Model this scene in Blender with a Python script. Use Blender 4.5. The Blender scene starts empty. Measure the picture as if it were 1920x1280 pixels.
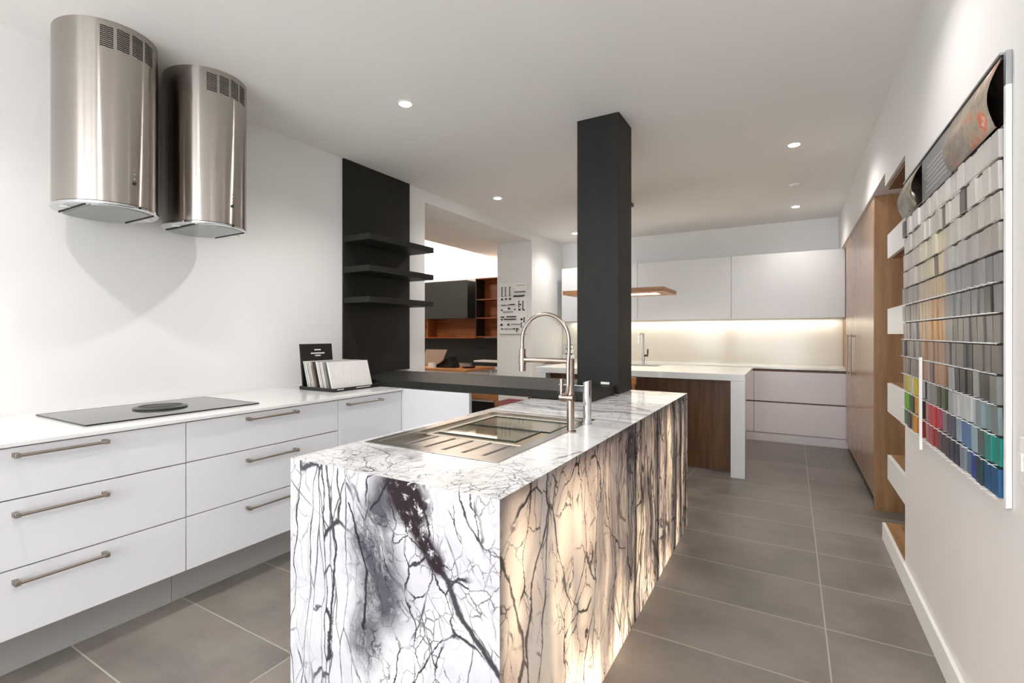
import bpy, bmesh, math, random
from mathutils import Vector, Matrix
random.seed(7)
S = bpy.context.scene
C = bpy.data.collections.new('kitchen_showroom'); S.collection.children.link(C)
PI = math.pi
ZC = 2.775      # ceiling height
XL = -3.27      # left wall
XR = 0.515      # right wall
YB = 7.35       # back wall
# ------------------------------------------------------------------ materials
def lin(c):
    if isinstance(c, str):
        c = tuple(int(c[i:i+2], 16)/255 for i in (1, 3, 5))
        c = tuple(x/12.92 if x <= .04045 else ((x+.055)/1.055)**2.4 for x in c)
    return tuple(c)+(1,)
class NT:
    def __init__(s, name):
        s.m = bpy.data.materials.new(name); s.m.use_nodes = True
        s.t = s.m.node_tree; s.b = s.t.nodes['Principled BSDF']; s.out = s.t.nodes['Material Output']
    def n(s, typ, **k):
        o = s.t.nodes.new(typ)
        for a, v in k.items(): setattr(o, a, v)
        return o
    def l(s, a, b): s.t.links.new(a, b)
    def setin(s, sock, v):
        if isinstance(v, bpy.types.NodeSocket): s.l(v, sock)
        else: sock.default_value = v
    def math(s, op, a, b=None, c=None, clamp=False):
        o = s.n('ShaderNodeMath', operation=op, use_clamp=clamp); s.setin(o.inputs[0], a)
        if b is not None: s.setin(o.inputs[1], b)
        if c is not None: s.setin(o.inputs[2], c)
        return o.outputs[0]
    def vm(s, op, a, b=None, out=0):
        o = s.n('ShaderNodeVectorMath', operation=op); s.setin(o.inputs[0], a)
        if b is not None:
            s.setin(o.inputs[3] if op == 'SCALE' else o.inputs[1], b)
        return o.outputs[out]
    def obj(s): return s.n('ShaderNodeTexCoord').outputs['Object']
    def mapping(s, v, scale=(1, 1, 1), loc=(0, 0, 0), rot=(0, 0, 0)):
        o = s.n('ShaderNodeMapping'); s.l(v, o.inputs[0])
        o.inputs['Scale'].default_value = scale; o.inputs['Location'].default_value = loc; o.inputs['Rotation'].default_value = rot
        return o.outputs[0]
    def noise(s, v, scale=5, detail=2, rough=.5, col=False):
        o = s.n('ShaderNodeTexNoise'); s.l(v, o.inputs['Vector'])
        o.inputs['Scale'].default_value = scale; o.inputs['Detail'].default_value = detail; o.inputs['Roughness'].default_value = rough
        return o.outputs['Color' if col else 'Fac']
    def edge(s, v, scale=5):
        o = s.n('ShaderNodeTexVoronoi', feature='DISTANCE_TO_EDGE'); s.l(v, o.inputs['Vector']); o.inputs['Scale'].default_value = scale
        return o.outputs['Distance']
    def mr(s, v, a, b, c=0., d=1., smooth=True):
        o = s.n('ShaderNodeMapRange'); o.interpolation_type = 'SMOOTHSTEP' if smooth else 'LINEAR'
        s.setin(o.inputs[0], v)
        for i, q in enumerate((a, b, c, d)): o.inputs[i+1].default_value = q
        return o.outputs[0]
    def mix(s, f, a, b):
        o = s.n('ShaderNodeMix', data_type='RGBA'); s.setin(o.inputs[0], f)
        s.setin(o.inputs[6], lin(a) if not isinstance(a, bpy.types.NodeSocket) else a)
        s.setin(o.inputs[7], lin(b) if not isinstance(b, bpy.types.NodeSocket) else b)
        return o.outputs[2]
    def bump(s, h, strength=.2, dist=.002):
        o = s.n('ShaderNodeBump'); s.l(h, o.inputs['Height']); o.inputs['Strength'].default_value = strength; o.inputs['Distance'].default_value = dist
        s.l(o.outputs[0], s.b.inputs['Normal'])
    def sep(s, v):
        o = s.n('ShaderNodeSeparateXYZ'); s.l(v, o.inputs[0]); return o.outputs
def plain(name, col, rough=.5, metal=0., spec=.5, var=.04, scale=6, coat=0.):
    n = NT(name); v = n.obj(); c = lin(col)
    f = n.noise(v, scale, 3)
    lo = tuple(x*(1-var) for x in c[:3]); hi = tuple(min(1, x*(1+var)) for x in c[:3])
    n.l(n.mix(f, lo, hi), n.b.inputs['Base Color'])
    n.b.inputs['Roughness'].default_value = rough; n.b.inputs['Metallic'].default_value = metal
    n.b.inputs['Specular IOR Level'].default_value = spec; n.b.inputs['Coat Weight'].default_value = coat
    n.b.inputs['Coat Roughness'].default_value = .05
    return n.m
def emit(name, col, st):
    n = NT(name); n.b.inputs['Base Color'].default_value = lin(col)
    n.b.inputs['Emission Color'].default_value = lin(col); n.b.inputs['Emission Strength'].default_value = st
    return n.m
def wood(name, c1, c2, rough=.45, axis='z', sc=1., bm=.12):
    n = NT(name); v = n.obj()
    k = {'z': (14, 14, 1.0), 'x': (1.0, 14, 14), 'y': (14, 1.0, 14)}[axis]
    w = n.mapping(v, tuple(q*sc for q in k))
    g = n.noise(w, 1.6, 6, .62); h = n.noise(n.mapping(v, tuple(q*sc*5 for q in k)), 2, 3, .6)
    f = n.math('ADD', n.mr(g, .3, .72), n.math('MULTIPLY', n.math('SUBTRACT', h, .5), .5), clamp=True)
    n.l(n.mix(f, c1, c2), n.b.inputs['Base Color']); n.b.inputs['Roughness'].default_value = rough
    n.bump(h, bm, .0008)
    return n.m
def steel(name, col, rough=.28, aniso=.8, axis='z', brush=(3, 3, 260), rot=0):
    n = NT(name); v = n.obj()
    h = n.noise(n.mapping(v, brush), 1.5, 2)
    n.l(n.mix(h, tuple(x*.9 for x in lin(col)[:3]), col), n.b.inputs['Base Color'])
    n.b.inputs['Metallic'].default_value = 1; n.b.inputs['Roughness'].default_value = rough
    n.b.inputs['Anisotropic'].default_value = aniso
    t = n.n('ShaderNodeTangent', direction_type='RADIAL', axis=axis.upper()); n.l(t.outputs[0], n.b.inputs['Tangent'])
    if rot: n.b.inputs['Anisotropic Rotation'].default_value = rot
    return n.m
M = {}
M['wall'] = plain('white_plaster', '#e6e6e5', .7, var=.01, scale=2)
M['wall_r'] = plain('white_painted_wall', '#e2e0df', .6, var=.015, scale=2)
M['ceil'] = plain('ceiling_paint', '#edebe8', .85, var=.01, scale=1)
M['gloss'] = plain('gloss_white_lacquer', '#dfe0e4', .12, var=.006, scale=1)
M['satin'] = plain('satin_white_laminate', '#dcdcde', .3, var=.01, scale=1)
M['lilac'] = plain('pale_lilac_white_front', '#d9d3d6', .25, var=.01, scale=1)
M['stonewhite'] = plain('white_engineered_stone', '#e6e7e6', .1, var=.012, scale=30)
M['kick'] = plain('brushed_grey_kickboard', '#a9a9a5', .35, .2, var=.03, scale=8)
M['black'] = plain('matte_black', '#151515', .45, var=.1, scale=8)
M['blackgloss'] = plain('black_gloss', '#0c0c0d', .1, var=.05)
M['white'] = plain('white_plastic', '#eeeeec', .4, var=.01)
M['paper'] = plain('paper_white', '#e8e6e2', .6, var=.02)
M['alu'] = plain('brushed_aluminium', '#b4b8bb', .35, .85, var=.05, scale=20)
M['chrome'] = plain('chrome', '#d8dadc', .06, 1., var=.01)
M['nickel'] = plain('brushed_nickel', '#a0968d', .36, 1., var=.04, scale=40)
M['bronze'] = plain('brushed_steel_tap', '#a79a90', .22, 1., var=.05, scale=30)
M['red'] = plain('dark_red_fabric', '#5f1821', .8, var=.1)
M['led'] = emit('warm_led', (1, .83, .6), 6)
M['lamp'] = emit('downlight_lamp', (1, .97, .93), 60)
M['hoodsteel'] = steel('hood_brushed_steel', '#b8b1aa', .24, .97, rot=.25)
M['sinksteel'] = steel('sink_brushed_steel', '#c2beb8', .26, .4, brush=(200, 3, 3))
M['basin'] = plain('basin_satin_steel', '#ddd2c3', .45, .35, var=.03)
M['hole'] = plain('dark_vent', '#1a1917', .6)
M['filter'] = plain('hood_filter_grey', '#9ea19f', .35, .6, var=.05)
M['grout'] = None
# black stained timber
def blackwood():
    n = NT('black_stained_timber'); v = n.obj()
    h = n.noise(n.mapping(v, (22, 22, 2.2)), 2, 4, .6)
    c = n.noise(v, 1.6, 3)
    n.l(n.mix(n.math('MULTIPLY', n.math('ADD', h, c), .5), '#161615', '#32322f'), n.b.inputs['Base Color'])
    n.b.inputs['Roughness'].default_value = .5; n.b.inputs['Specular IOR Level'].default_value = .16; n.bump(h, .12, .001)
    return n.m
M['bwood'] = blackwood()
M['wood'] = wood('walnut_laminate', '#8a6542', '#a88058')
M['wood_door'] = wood('walnut_door', '#9c7a5e', '#a98668', .25, bm=.02)
M['woodh'] = wood('walnut_shelf', '#85613f', '#ab8259', axis='y')
M['wooddark'] = wood('walnut_panel_dark', '#5c3d27', '#7a563a')
M['oak'] = wood('warm_oak', '#a3683a', '#c98f5a', axis='x')
M['oakred'] = wood('red_oak_niche', '#7a3f1b', '#a7622f', axis='x')
M['beamwood'] = wood('pendant_oak', '#8a5d3d', '#b4845c', axis='x')
def floor_mat():
    n = NT('grey_porcelain_tiles'); v = n.obj(); x, y, z = n.sep(v)
    def line(c, off, pitch, w):
        f = n.math('FRACT', n.math('DIVIDE', n.math('SUBTRACT', c, off), pitch))
        d = n.math('MULTIPLY', n.math('MINIMUM', f, n.math('SUBTRACT', 1., f)), pitch)
        return n.mr(d, w*.5, w*1.2, 1, 0), n.math('FLOOR', n.math('DIVIDE', n.math('SUBTRACT', c, off), pitch))
    lx, ix = line(x, .13, .94, .0035); ly, iy = line(y, .41, .4275, .0035)
    g = n.math('MAXIMUM', lx, ly)
    wn = n.n('ShaderNodeTexWhiteNoise', noise_dimensions='2D'); cb = n.n('ShaderNodeCombineXYZ')
    n.l(ix, cb.inputs[0]); n.l(iy, cb.inputs[1]); n.l(cb.outputs[0], wn.inputs['Vector'])
    off = n.vm('SCALE', wn.outputs['Color'], 9.)
    q = n.vm('ADD', v, off)
    a = n.noise(q, 1.7, 5, .6); b = n.noise(n.mapping(q, (2, 9, 1)), 1.5, 4, .6)
    t = n.math('ADD', n.math('MULTIPLY', n.mr(a, .3, .7), .65), n.math('MULTIPLY', b, .35))
    base = n.mix(t, '#5f5954', '#8f8780')
    base = n.mix(n.mr(n.noise(q, 3.1, 3), .5, .75, 0, .35), base, '#8a7b78')
    n.l(n.mix(g, base, '#a8a29a'), n.b.inputs['Base Color'])
    n.l(n.mr(a, .2, .8, .33, .5), n.b.inputs['Roughness'])
    n.bump(n.math('SUBTRACT', n.math('MULTIPLY', b, .15), g), .15, .001)
    return n.m
M['floor'] = floor_mat()
# veined marble; object coordinates are measured from the island's base (x 0..0.79, y 0..2.44, z 0..0.9)
def marble(kind):
    n = NT('veined_marble_'+kind); v = n.obj(); X, Y, Z = n.sep(v)
    w1 = n.vm('SCALE', n.vm('SUBTRACT', n.noise(v, 3.0, 2, .5, col=True), (.5, .5, .5)), .26)
    w2 = n.vm('SCALE', n.vm('SUBTRACT', n.noise(v, 15, 4, .62, col=True), (.5, .5, .5)), .042)
    p = n.vm('ADD', n.vm('ADD', v, w1), w2)
    def line(d, w): return n.mr(d, 0, w, 1, 0)
    def ridged(scale, sc, w, det=3, off=0.):
        q = n.noise(n.mapping(p, sc, (off, off, off)), scale, det, .5)
        return n.mr(n.math('ABSOLUTE', n.math('SUBTRACT', q, .5)), 0, w, 1, 0)
    def seg(px, py, a, b):   # distance in the plane to a segment
        dx, dy = b[0]-a[0], b[1]-a[1]; L = dx*dx+dy*dy
        ux = n.math('SUBTRACT', px, a[0]); uy = n.math('SUBTRACT', py, a[1])
        t = n.math('DIVIDE', n.math('ADD', n.math('MULTIPLY', ux, dx), n.math('MULTIPLY', uy, dy)), L, clamp=True)
        ex = n.math('SUBTRACT', ux, n.math('MULTIPLY', t, dx)); ey = n.math('SUBTRACT', uy, n.math('MULTIPLY', t, dy))
        return n.math('SQRT', n.math('ADD', n.math('MULTIPLY', ex, ex), n.math('MULTIPLY', ey, ey)))
    mx = lambda *a: a[0] if len(a) == 1 else n.math('MAXIMUM', a[0], mx(*a[1:]))
    ml = lambda a, b: n.math('MULTIPLY', a, b)
    def wob(sc, off=0.):      # a mask in loose patches
        return n.mr(n.noise(n.mapping(v, (1, 1, 1), (off, off, off)), sc, 3, .6), .44, .56)
    def crack(sc, scale, w, off=0.):   # angular crackle whose width varies along the line
        q = n.mapping(p, sc, (off, off*.7, off*.3)); d = n.edge(q, scale)
        wn = n.mr(n.noise(n.mapping(v, (1, 1, 1), (off+5, 1, 2)), 7, 3, .6), .35, .72, w*.16, w*.75)
        return n.math('SUBTRACT', 1., n.math('DIVIDE', d, wn, clamp=True), clamp=True)
    sharp = lambda a, k=1.7: n.math('MULTIPLY', a, k, clamp=True)
    ps = n.vm('ADD', v, n.vm('SCALE', n.vm('ADD', w1, w2), .38))      # calmer warp for long straight streaks
    def streak(sc, scale, w, off=0.):
        d = n.edge(n.mapping(ps, sc, (off, off, off)), scale)
        wn = n.mr(n.noise(n.mapping(v, (1, 1, 1), (off+5, 1, 2)), 6, 3, .6), .35, .75, w*.14, w*.62)
        return n.math('SUBTRACT', 1., n.math('DIVIDE', d, wn, clamp=True), clamp=True)
    if kind == 'front':
        rt = n.mr(X, .22, .34)
        A = ml(sharp(crack((1, 1, .42), 6.5, .05)), ml(wob(4, 2), rt))
        A1 = ml(sharp(crack((1, 1, .6), 11, .06, 7.)), ml(wob(4.5, 8), rt))
        B_ = ml(sharp(crack((1, 1, .8), 23, .10, 3.)), ml(wob(5, 4), ml(rt, .75)))
        R = ml(sharp(streak((1, 1, .13), 10, .08)), n.mr(X, .33, .22))
        R2 = ml(sharp(streak((1, 1, .10), 22, .13, 4.)), ml(n.mr(X, .34, .25), ml(n.mr(X, .07, .13), .9)))
        R3 = ml(sharp(crack((1, 1, .5), 14, .06, 12.)), ml(n.mr(X, .15, .05), .5))
        R4 = ml(sharp(streak((1, 1, .3), 5, .03, 9.)), ml(wob(3, 11), .9))
        wv = n.vm('ADD', v, n.vm('SCALE', w2, .8)); px, _, pz = n.sep(n.vm('ADD', wv, n.vm('SCALE', w1, .10)))
        big = mx(*[n.mr(seg(px, pz, a, b), r0*.35, r0, 1, 0) for a, b, r0 in (
            ((.50, .83), (.57, .71), .012), ((.57, .71), (.634, .665), .012), ((.634, .665), (.668, .59), .013), ((.668, .59), (.71, .545), .011), ((.71, .545), (.80, .46), .011),
            ((.634, .665), (.70, .66), .004), ((.17, .9), (.215, .66), .006), ((.215, .66), (.19, .42), .006), ((.27, .80), (.34, .62), .006), ((.34, .62), (.33, .45), .007), ((.44, .89), (.36, .80), .005))])
        blot = n.mr(seg(px, pz, (.475, .885), (.515, .835)), .04, .085, 1, 0)
        blot = mx(blot, n.mr(seg(px, pz, (.50, .80), (.60, .70)), .012, .045, 1, 0))
        blot = ml(blot, n.mr(n.noise(v, 34, 6, .75), .38, .47))
        cloud = mx(n.mr(seg(px, pz, (.42, .85), (.34, .70)), .02, .10, 1, 0), n.mr(seg(px, pz, (.38, .68), (.40, .55)), .03, .13, 1, 0), n.mr(seg(px, pz, (.36, .52), (.33, .40)), .02, .10, .9, 0))
        cloud = ml(n.math('MULTIPLY', cloud, n.mr(n.noise(n.mapping(p, (1.6, 1.6, 1)), 6, 8, .78), .26, .54)), .95)
        veins = mx(A, A1, B_, R, R2, R3, R4, big)
        halo = ml(n.mr(crack((1, 1, .5), 6.5, .35), .35, 1, 0, .3), wob(4.5, 2))
        col = n.mix(n.mr(n.noise(v, 4, 4), .35, .7), '#cfcfd1', '#bfbec4'); col = n.mix(halo, col, '#a5a3ad')
        col = n.mix(cloud, col, '#3c3b46'); col = n.mix(ml(veins, .94), col, '#1a1a22'); col = n.mix(blot, col, '#24181f')
    elif kind == 'side':
        far = n.mr(Y, .45, 1.2)
        A = ml(sharp(crack((1, 1, .40), 5.5, .05)), wob(4, 2))
        A2 = ml(sharp(crack((1, 1, .6), 13, .08, 5.)), ml(wob(4.5, 6), n.mr(Y, .3, 1., .9, .3)))
        F1 = ml(sharp(streak((1, 1, .13), 9, .10, 3.)), ml(far, .95))
        F2 = ml(sharp(streak((1, 1, .09), 19, .14, 8.)), ml(far, ml(wob(3.5, 3), .9)))
        R = ml(sharp(streak((1, 1, .22), 5, .04, 2.)), .9)
        R3 = ml(sharp(streak((1, 1, .10), 30, .15, 18.)), ml(far, ml(wob(3.5, 13), .5)))
        band = ml(n.mr(n.noise(n.mapping(ps, (9, 9, .6), (1, 1, 1)), 1, 4, .55), .50, .62), n.mr(Y, .3, 1.5, .15, 1.))
        band2 = ml(n.mr(n.noise(n.mapping(ps, (17, 17, .8), (4, 1, 1)), 1, 3, .55), .54, .62), ml(far, .8))
        dp = n.sep(n.vm('ADD', v, n.vm('SCALE', w1, .35)))[1]
        pos = mx(*[ml(n.mr(n.math('ABSOLUTE', n.math('SUBTRACT', dp, c)), r*.2, r, 1, 0), n.mr(n.noise(n.mapping(v, (9, 9, 1.6)), 1.5, 4), .28, .5)) for c, r in ((1.60, .022), (2.02, .10), (2.20, .06), (2.36, .05), (1.18, .03))])
        near = ml(n.mr(n.math('ABSOLUTE', n.math('SUBTRACT', n.sep(p)[1], 0.0)), .02, .08, .6, 0), n.mr(n.noise(v, 9, 5, .7), .4, .6))
        topg = ml(n.mr(Z, .72, .88), n.mr(n.noise(v, 5, 3), .35, .6, .15, .6))
        veins = mx(A, A2, F1, F2, R, R3)
        col = n.mix(n.mr(n.noise(v, 4, 4), .35, .7), '#ece8e4', '#dcd5d1'); col = n.mix(topg, col, '#b5aeb1')
        col = n.mix(ml(mx(band, near), .75), col, '#77707a'); col = n.mix(ml(band2, .7), col, '#4b4852'); col = n.mix(ml(pos, .88), col, '#33313b'); col = n.mix(ml(veins, .92), col, '#23212b')
    else:
        far = n.mr(Y, .9, 1.4); nearf = n.mr(Y, .42, .15)
        A = ml(sharp(crack((1, 1, 1), 7, .035)), ml(wob(4, 2), n.mr(Y, .1, .5, .9, .55)))
        A2 = ml(sharp(crack((1, 1, 1), 17, .07, 5.)), ml(wob(5, 6), n.mr(Y, .15, .6, .8, .25)))
        A3 = ml(sharp(crack((1, 1, 1), 34, .12, 2.)), ml(nearf, ml(wob(6, 9), .8)))
        F1 = ml(sharp(crack((.18, 1, 1), 12, .06, 3.)), ml(far, .6))
        R = ml(sharp(streak((.10, 1, 1), 10, .10, 2.)), ml(far, .9)); R3 = ml(sharp(streak((.4, 1, 1), 5, .03, 9.)), ml(wob(3, 11), .8))
        band = ml(n.mr(n.noise(n.mapping(p, (.8, 9, 2)), 1, 5, .6), .5, .66), ml(far, .65))
        band = mx(band, ml(ml(nearf, n.mr(n.noise(v, 7, 6, .75), .48, .68)), .6))
        veins = mx(A, A2, A3, F1, R, R3)
        col = n.mix(n.mr(n.noise(v, 4, 4), .35, .7), '#efefef', '#dededf')
        col = n.mix(band, col, '#77707f'); col = n.mix(ml(veins, .85), col, '#2c2a34')
    n.l(col, n.b.inputs['Base Color']); n.b.inputs['Roughness'].default_value = .09 if kind == 'top' else .16
    if kind == 'side':
        tr = n.n('ShaderNodeBsdfTranslucent'); n.l(col, tr.inputs[0])
        ms = n.n('ShaderNodeMixShader'); lum = n.mr(n.noise(n.mapping(v, (5, 5, 1.3)), 1.2, 3, .55), .3, .6, .2, .8)
        n.l(lum, ms.inputs[0])
        n.l(n.b.outputs[0], ms.inputs[1]); n.l(tr.outputs[0], ms.inputs[2]); n.l(ms.outputs[0], n.out.inputs[0])
    return n.m
M['m_front'] = marble('front'); M['m_side'] = marble('side'); M['m_top'] = marble('top')
# hob glass, clear glass
M['hob'] = plain('hob_black_glass', '#525253', .06, 0., .9, var=.02)
def glass(name):     # thin pane: sees straight through, with its own Fresnel gloss
    n = NT(name); tb = n.n('ShaderNodeBsdfTransparent'); tb.inputs[0].default_value = (.94, .95, .93, 1)
    gl = n.n('ShaderNodeBsdfGlossy'); gl.inputs['Roughness'].default_value = .03; fr = n.n('ShaderNodeFresnel'); fr.inputs[0].default_value = 1.4
    ms = n.n('ShaderNodeMixShader'); n.l(n.math('MULTIPLY', fr.outputs[0], .4), ms.inputs[0]); n.l(tb.outputs[0], ms.inputs[1]); n.l(gl.outputs[0], ms.inputs[2]); n.l(ms.outputs[0], n.out.inputs[0])
    return n.m
M['glass'] = glass('clear_tempered_glass')
# chips take their colour from the object
def chipmat():
    n = NT('sample_laminate'); oi = n.n('ShaderNodeObjectInfo'); v = n.obj()
    f = n.math('ADD', n.math('MULTIPLY', n.noise(n.mapping(v, (1, 60, 6)), 2, 3), .24), .88)
    mxn = n.vm('SCALE', oi.outputs['Color'], f); n.l(mxn, n.b.inputs['Base Color']); n.b.inputs['Roughness'].default_value = .3
    return n.m
M['chip'] = chipmat()
def posterm(name, cols, sc=9):
    n = NT(name); v = n.obj(); q = n.noise(v, sc, 4, .6)
    r = n.n('ShaderNodeValToRGB'); r.color_ramp.interpolation = 'LINEAR'
    while len(r.color_ramp.elements) < len(cols): r.color_ramp.elements.new(.5)
    for i, c in enumerate(cols):
        r.color_ramp.elements[i].position = .25+.5*i/(len(cols)-1); r.color_ramp.elements[i].color = lin(c)
    n.l(q, r.inputs[0]); n.l(r.outputs[0], n.b.inputs['Base Color']); n.b.inputs['Roughness'].default_value = .35
    return n.m
M['poster_red'] = posterm('leaflet_picture_print', ['#cbc2b2', '#b9ac98', '#8b8074', '#a39684', '#c0654b', '#d8cfc0'], 9)
M['poster_green'] = posterm('leaflet_green_print', ['#8c8a80', '#6f7068', '#9b8f7a', '#4b4c46', '#a49c90'], 12)
# ------------------------------------------------------------------ geometry
class G:
    def __init__(s): s.bm = bmesh.new()
    def box(s, x0, x1, y0, y1, z0, z1):
        v = [s.bm.verts.new(p) for p in ((x0, y0, z0), (x1, y0, z0), (x1, y1, z0), (x0, y1, z0), (x0, y0, z1), (x1, y0, z1), (x1, y1, z1), (x0, y1, z1))]
        for f in ((3, 2, 1, 0), (4, 5, 6, 7), (0, 1, 5, 4), (1, 2, 6, 5), (2, 3, 7, 6), (3, 0, 4, 7)): s.bm.faces.new([v[i] for i in f])
        return s
    def hexa(s, pts):   # 4 lower + 4 upper corners
        v = [s.bm.verts.new(p) for p in pts]
        for f in ((3, 2, 1, 0), (4, 5, 6, 7), (0, 1, 5, 4), (1, 2, 6, 5), (2, 3, 7, 6), (3, 0, 4, 7)): s.bm.faces.new([v[i] for i in f])
        return s
    def prism(s, pts, z0, z1):
        a = [s.bm.verts.new((x, y, z0)) for x, y in pts]; b = [s.bm.verts.new((x, y, z1)) for x, y in pts]
        s.bm.faces.new(a[::-1]); s.bm.faces.new(b); n = len(pts)
        for i in range(n): s.bm.faces.new((a[i], a[(i+1) % n], b[(i+1) % n], b[i]))
        return s
    def prism_y(s, pts, y0, y1):  # profile in x,z
        a = [s.bm.verts.new((x, y0, z)) for x, z in pts]; b = [s.bm.verts.new((x, y1, z)) for x, z in pts]
        s.bm.faces.new(a); s.bm.faces.new(b[::-1]); n = len(pts)
        for i in range(n): s.bm.faces.new((a[i], b[i], b[(i+1) % n], a[(i+1) % n]))
        return s
    def ring(s, o, i, z0, z1, lower=None):   # rectangular frame, o/i = (x0,x1,y0,y1)
        def loop(r, z): return [s.bm.verts.new(p) for p in ((r[0], r[2], z), (r[1], r[2], z), (r[1], r[3], z), (r[0], r[3], z))]
        ob, ib, ot, it = loop(lower or o, z0), loop(i, z0), loop(o, z1), loop(i, z1)
        for k in range(4):
            j = (k+1) % 4
            s.bm.faces.new((ot[k], ot[j], it[j], it[k])); s.bm.faces.new((ob[j], ob[k], ib[k], ib[j]))
            s.bm.faces.new((ob[k], ob[j], ot[j], ot[k])); s.bm.faces.new((ib[j], ib[k], it[k], it[j]))
        return s
    def tube(s, pts, r, n=16, caps=True):
        pts = [Vector(p) for p in pts]; rs = r if isinstance(r, (list, tuple)) else [r]*len(pts)
        rings = []; up = None
        for i, p in enumerate(pts):
            t = (pts[min(i+1, len(pts)-1)]-pts[max(i-1, 0)]).normalized()
            if up is None:
                up = Vector((0, 0, 1)) if abs(t.z) < .9 else Vector((1, 0, 0))
            a = t.cross(up).normalized(); b = a.cross(t).normalized(); up = b
            rings.append([s.bm.verts.new(p+(a*math.cos(2*PI*k/n)+b*math.sin(2*PI*k/n))*rs[i]) for k in range(n)])
        for i in range(len(rings)-1):
            for k in range(n):
                j = (k+1) % n; f = s.bm.faces.new((rings[i][k], rings[i][j], rings[i+1][j], rings[i+1][k])); f.smooth = n > 6
        if caps:
            s.bm.faces.new(rings[0][::-1]); s.bm.faces.new(rings[-1])
        return s
    def cyl(s, a, b, r, n=24): return s.tube([a, b], r, n)
    def lathe(s, c, prof, n=40, sx=1., sy=1.):
        rings = [[s.bm.verts.new((c[0]+r*sx*math.cos(2*PI*k/n), c[1]+r*sy*math.sin(2*PI*k/n), c[2]+z)) for k in range(n)] for r, z in prof]
        for i in range(len(rings)-1):
            for k in range(n):
                j = (k+1) % n; f = s.bm.faces.new((rings[i][k], rings[i][j], rings[i+1][j], rings[i+1][k])); f.smooth = True
        s.bm.faces.new(rings[0][::-1]); s.bm.faces.new(rings[-1])
        return s
def obj(name, g, mat, parent=None, bevel=0., seg=2, at=None):
    loc = Vector(parent.matrix_world_loc) if False else None
    org = Vector((0, 0, 0))
    q = parent
    while q is not None: org += Vector(q.get('_loc', (0, 0, 0))); q = q.parent
    if parent is None and at is not None: org = Vector(at)
    bm = g.bm
    bmesh.ops.translate(bm, verts=bm.verts, vec=-org)
    bmesh.ops.recalc_face_normals(bm, faces=bm.faces)
    me = bpy.data.meshes.new(name); bm.to_mesh(me); bm.free(); me.materials.append(mat); me.set_sharp_from_angle(angle=.7)
    o = bpy.data.objects.new(name, me); C.objects.link(o)
    if parent is not None: o.parent = parent
    elif at is not None: o.location = at; o['_loc'] = tuple(at)
    if bevel:
        b = o.modifiers.new('bevel', 'BEVEL'); b.width = bevel; b.segments = seg; b.limit_method = 'ANGLE'; b.angle_limit = .6
    return o
def tag(o, label, cat=None, group=None, kind=None):
    if label: o['label'] = label
    if cat: o['category'] = cat
    if group: o['group'] = group
    if kind: o['kind'] = kind
    return o
def thing(name, label, cat, loc, group=None):
    o = bpy.data.objects.new(name, None); C.objects.link(o); o.location = loc; o['_loc'] = tuple(loc); o.empty_display_size = .1
    return tag(o, label, cat, group)
def struct(name, g, m, bevel=0.):
    o = obj(name, g, m, bevel=bevel); o['kind'] = 'structure'; return o
def copy_tree(o, parent=None):
    c = o.copy(); C.objects.link(c); c.parent = parent
    for ch in list(o.children): copy_tree(ch, c)
    return c
def B(*a): return G().box(*a)
# ------------------------------------------------------------------ the room
YF = -3.6
struct('floor', B(-8.6, 1.3, YF, 7.9, -.1, 0), M['floor'])
struct('ceiling', B(-3.9, 1.3, YF, 7.5, ZC, ZC+.15), M['ceil'])
struct('wall_left', G().box(-3.86, XL, YF, 3.88, 0, ZC).box(-3.86, XL, 3.88, 6.256, 2.655, ZC).box(-3.86, XL, 6.256, YB+.4, 0, ZC), M['wall'])
struct('wall_back', B(-3.27, 1.3, YB, YB+.15, 0, ZC), M['wall'])
struct('wall_right', G().box(XR, .62, YF, 3.226, 0, ZC).box(XR, 1.3, 3.226, 3.85, 2.235, ZC).box(XR, 1.3, 3.85, YB, 2.32, ZC), M['wall_r'])
struct('wall_niche', G().box(1.14, 1.3, 3.1, YB, 0, 2.33), M['wall_r'])
struct('baseboard_right', B(.500, XR, YF, 3.226, 0, .108), M['white'], .002)
# shopfront side behind the camera: low wall, posts and a lintel round an unseen window opening, made tall to streak the hoods
struct('wall_front', G().box(-3.86, 1.3, YF-.2, YF, 2.62, ZC).box(-3.86, 1.3, YF-.2, YF, 0, .10).box(-3.86, -3.15, YF-.2, YF, .10, 2.62).box(.42, 1.3, YF-.2, YF, .10, 2.62), M['wall'])
struct('unseen_mullions', G().box(-3.15, -3.09, YF-.12, YF-.04, .1, 2.62).box(.36, .42, YF-.12, YF-.04, .1, 2.62).box(-2.02, -1.82, YF-.12, YF-.04, .1, 2.62).box(-1.30, -1.24, YF-.12, YF-.04, .1, 2.62).box(-.62, -.44, YF-.12, YF-.04, .1, 2.62), M['black'])  # unseen dark bars, added to streak the reflections in the hood steel
# the office beyond the opening
struct('ceiling_office', G().box(-4.57, -3.86, 2.2, 7.9, 2.655, 3.1).box(-8.6, -4.57, 2.2, 7.9, 3.0, 3.1), M['ceil'])
struct('wall_office', G().box(-8.6, -3.86, 7.75, 7.9, 0, 3.0).box(-8.6, -8.5, 2.2, 7.9, 0, 3.0).box(-8.6, -3.86, 2.1, 2.2, 0, 3.1), M['wall'])
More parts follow.
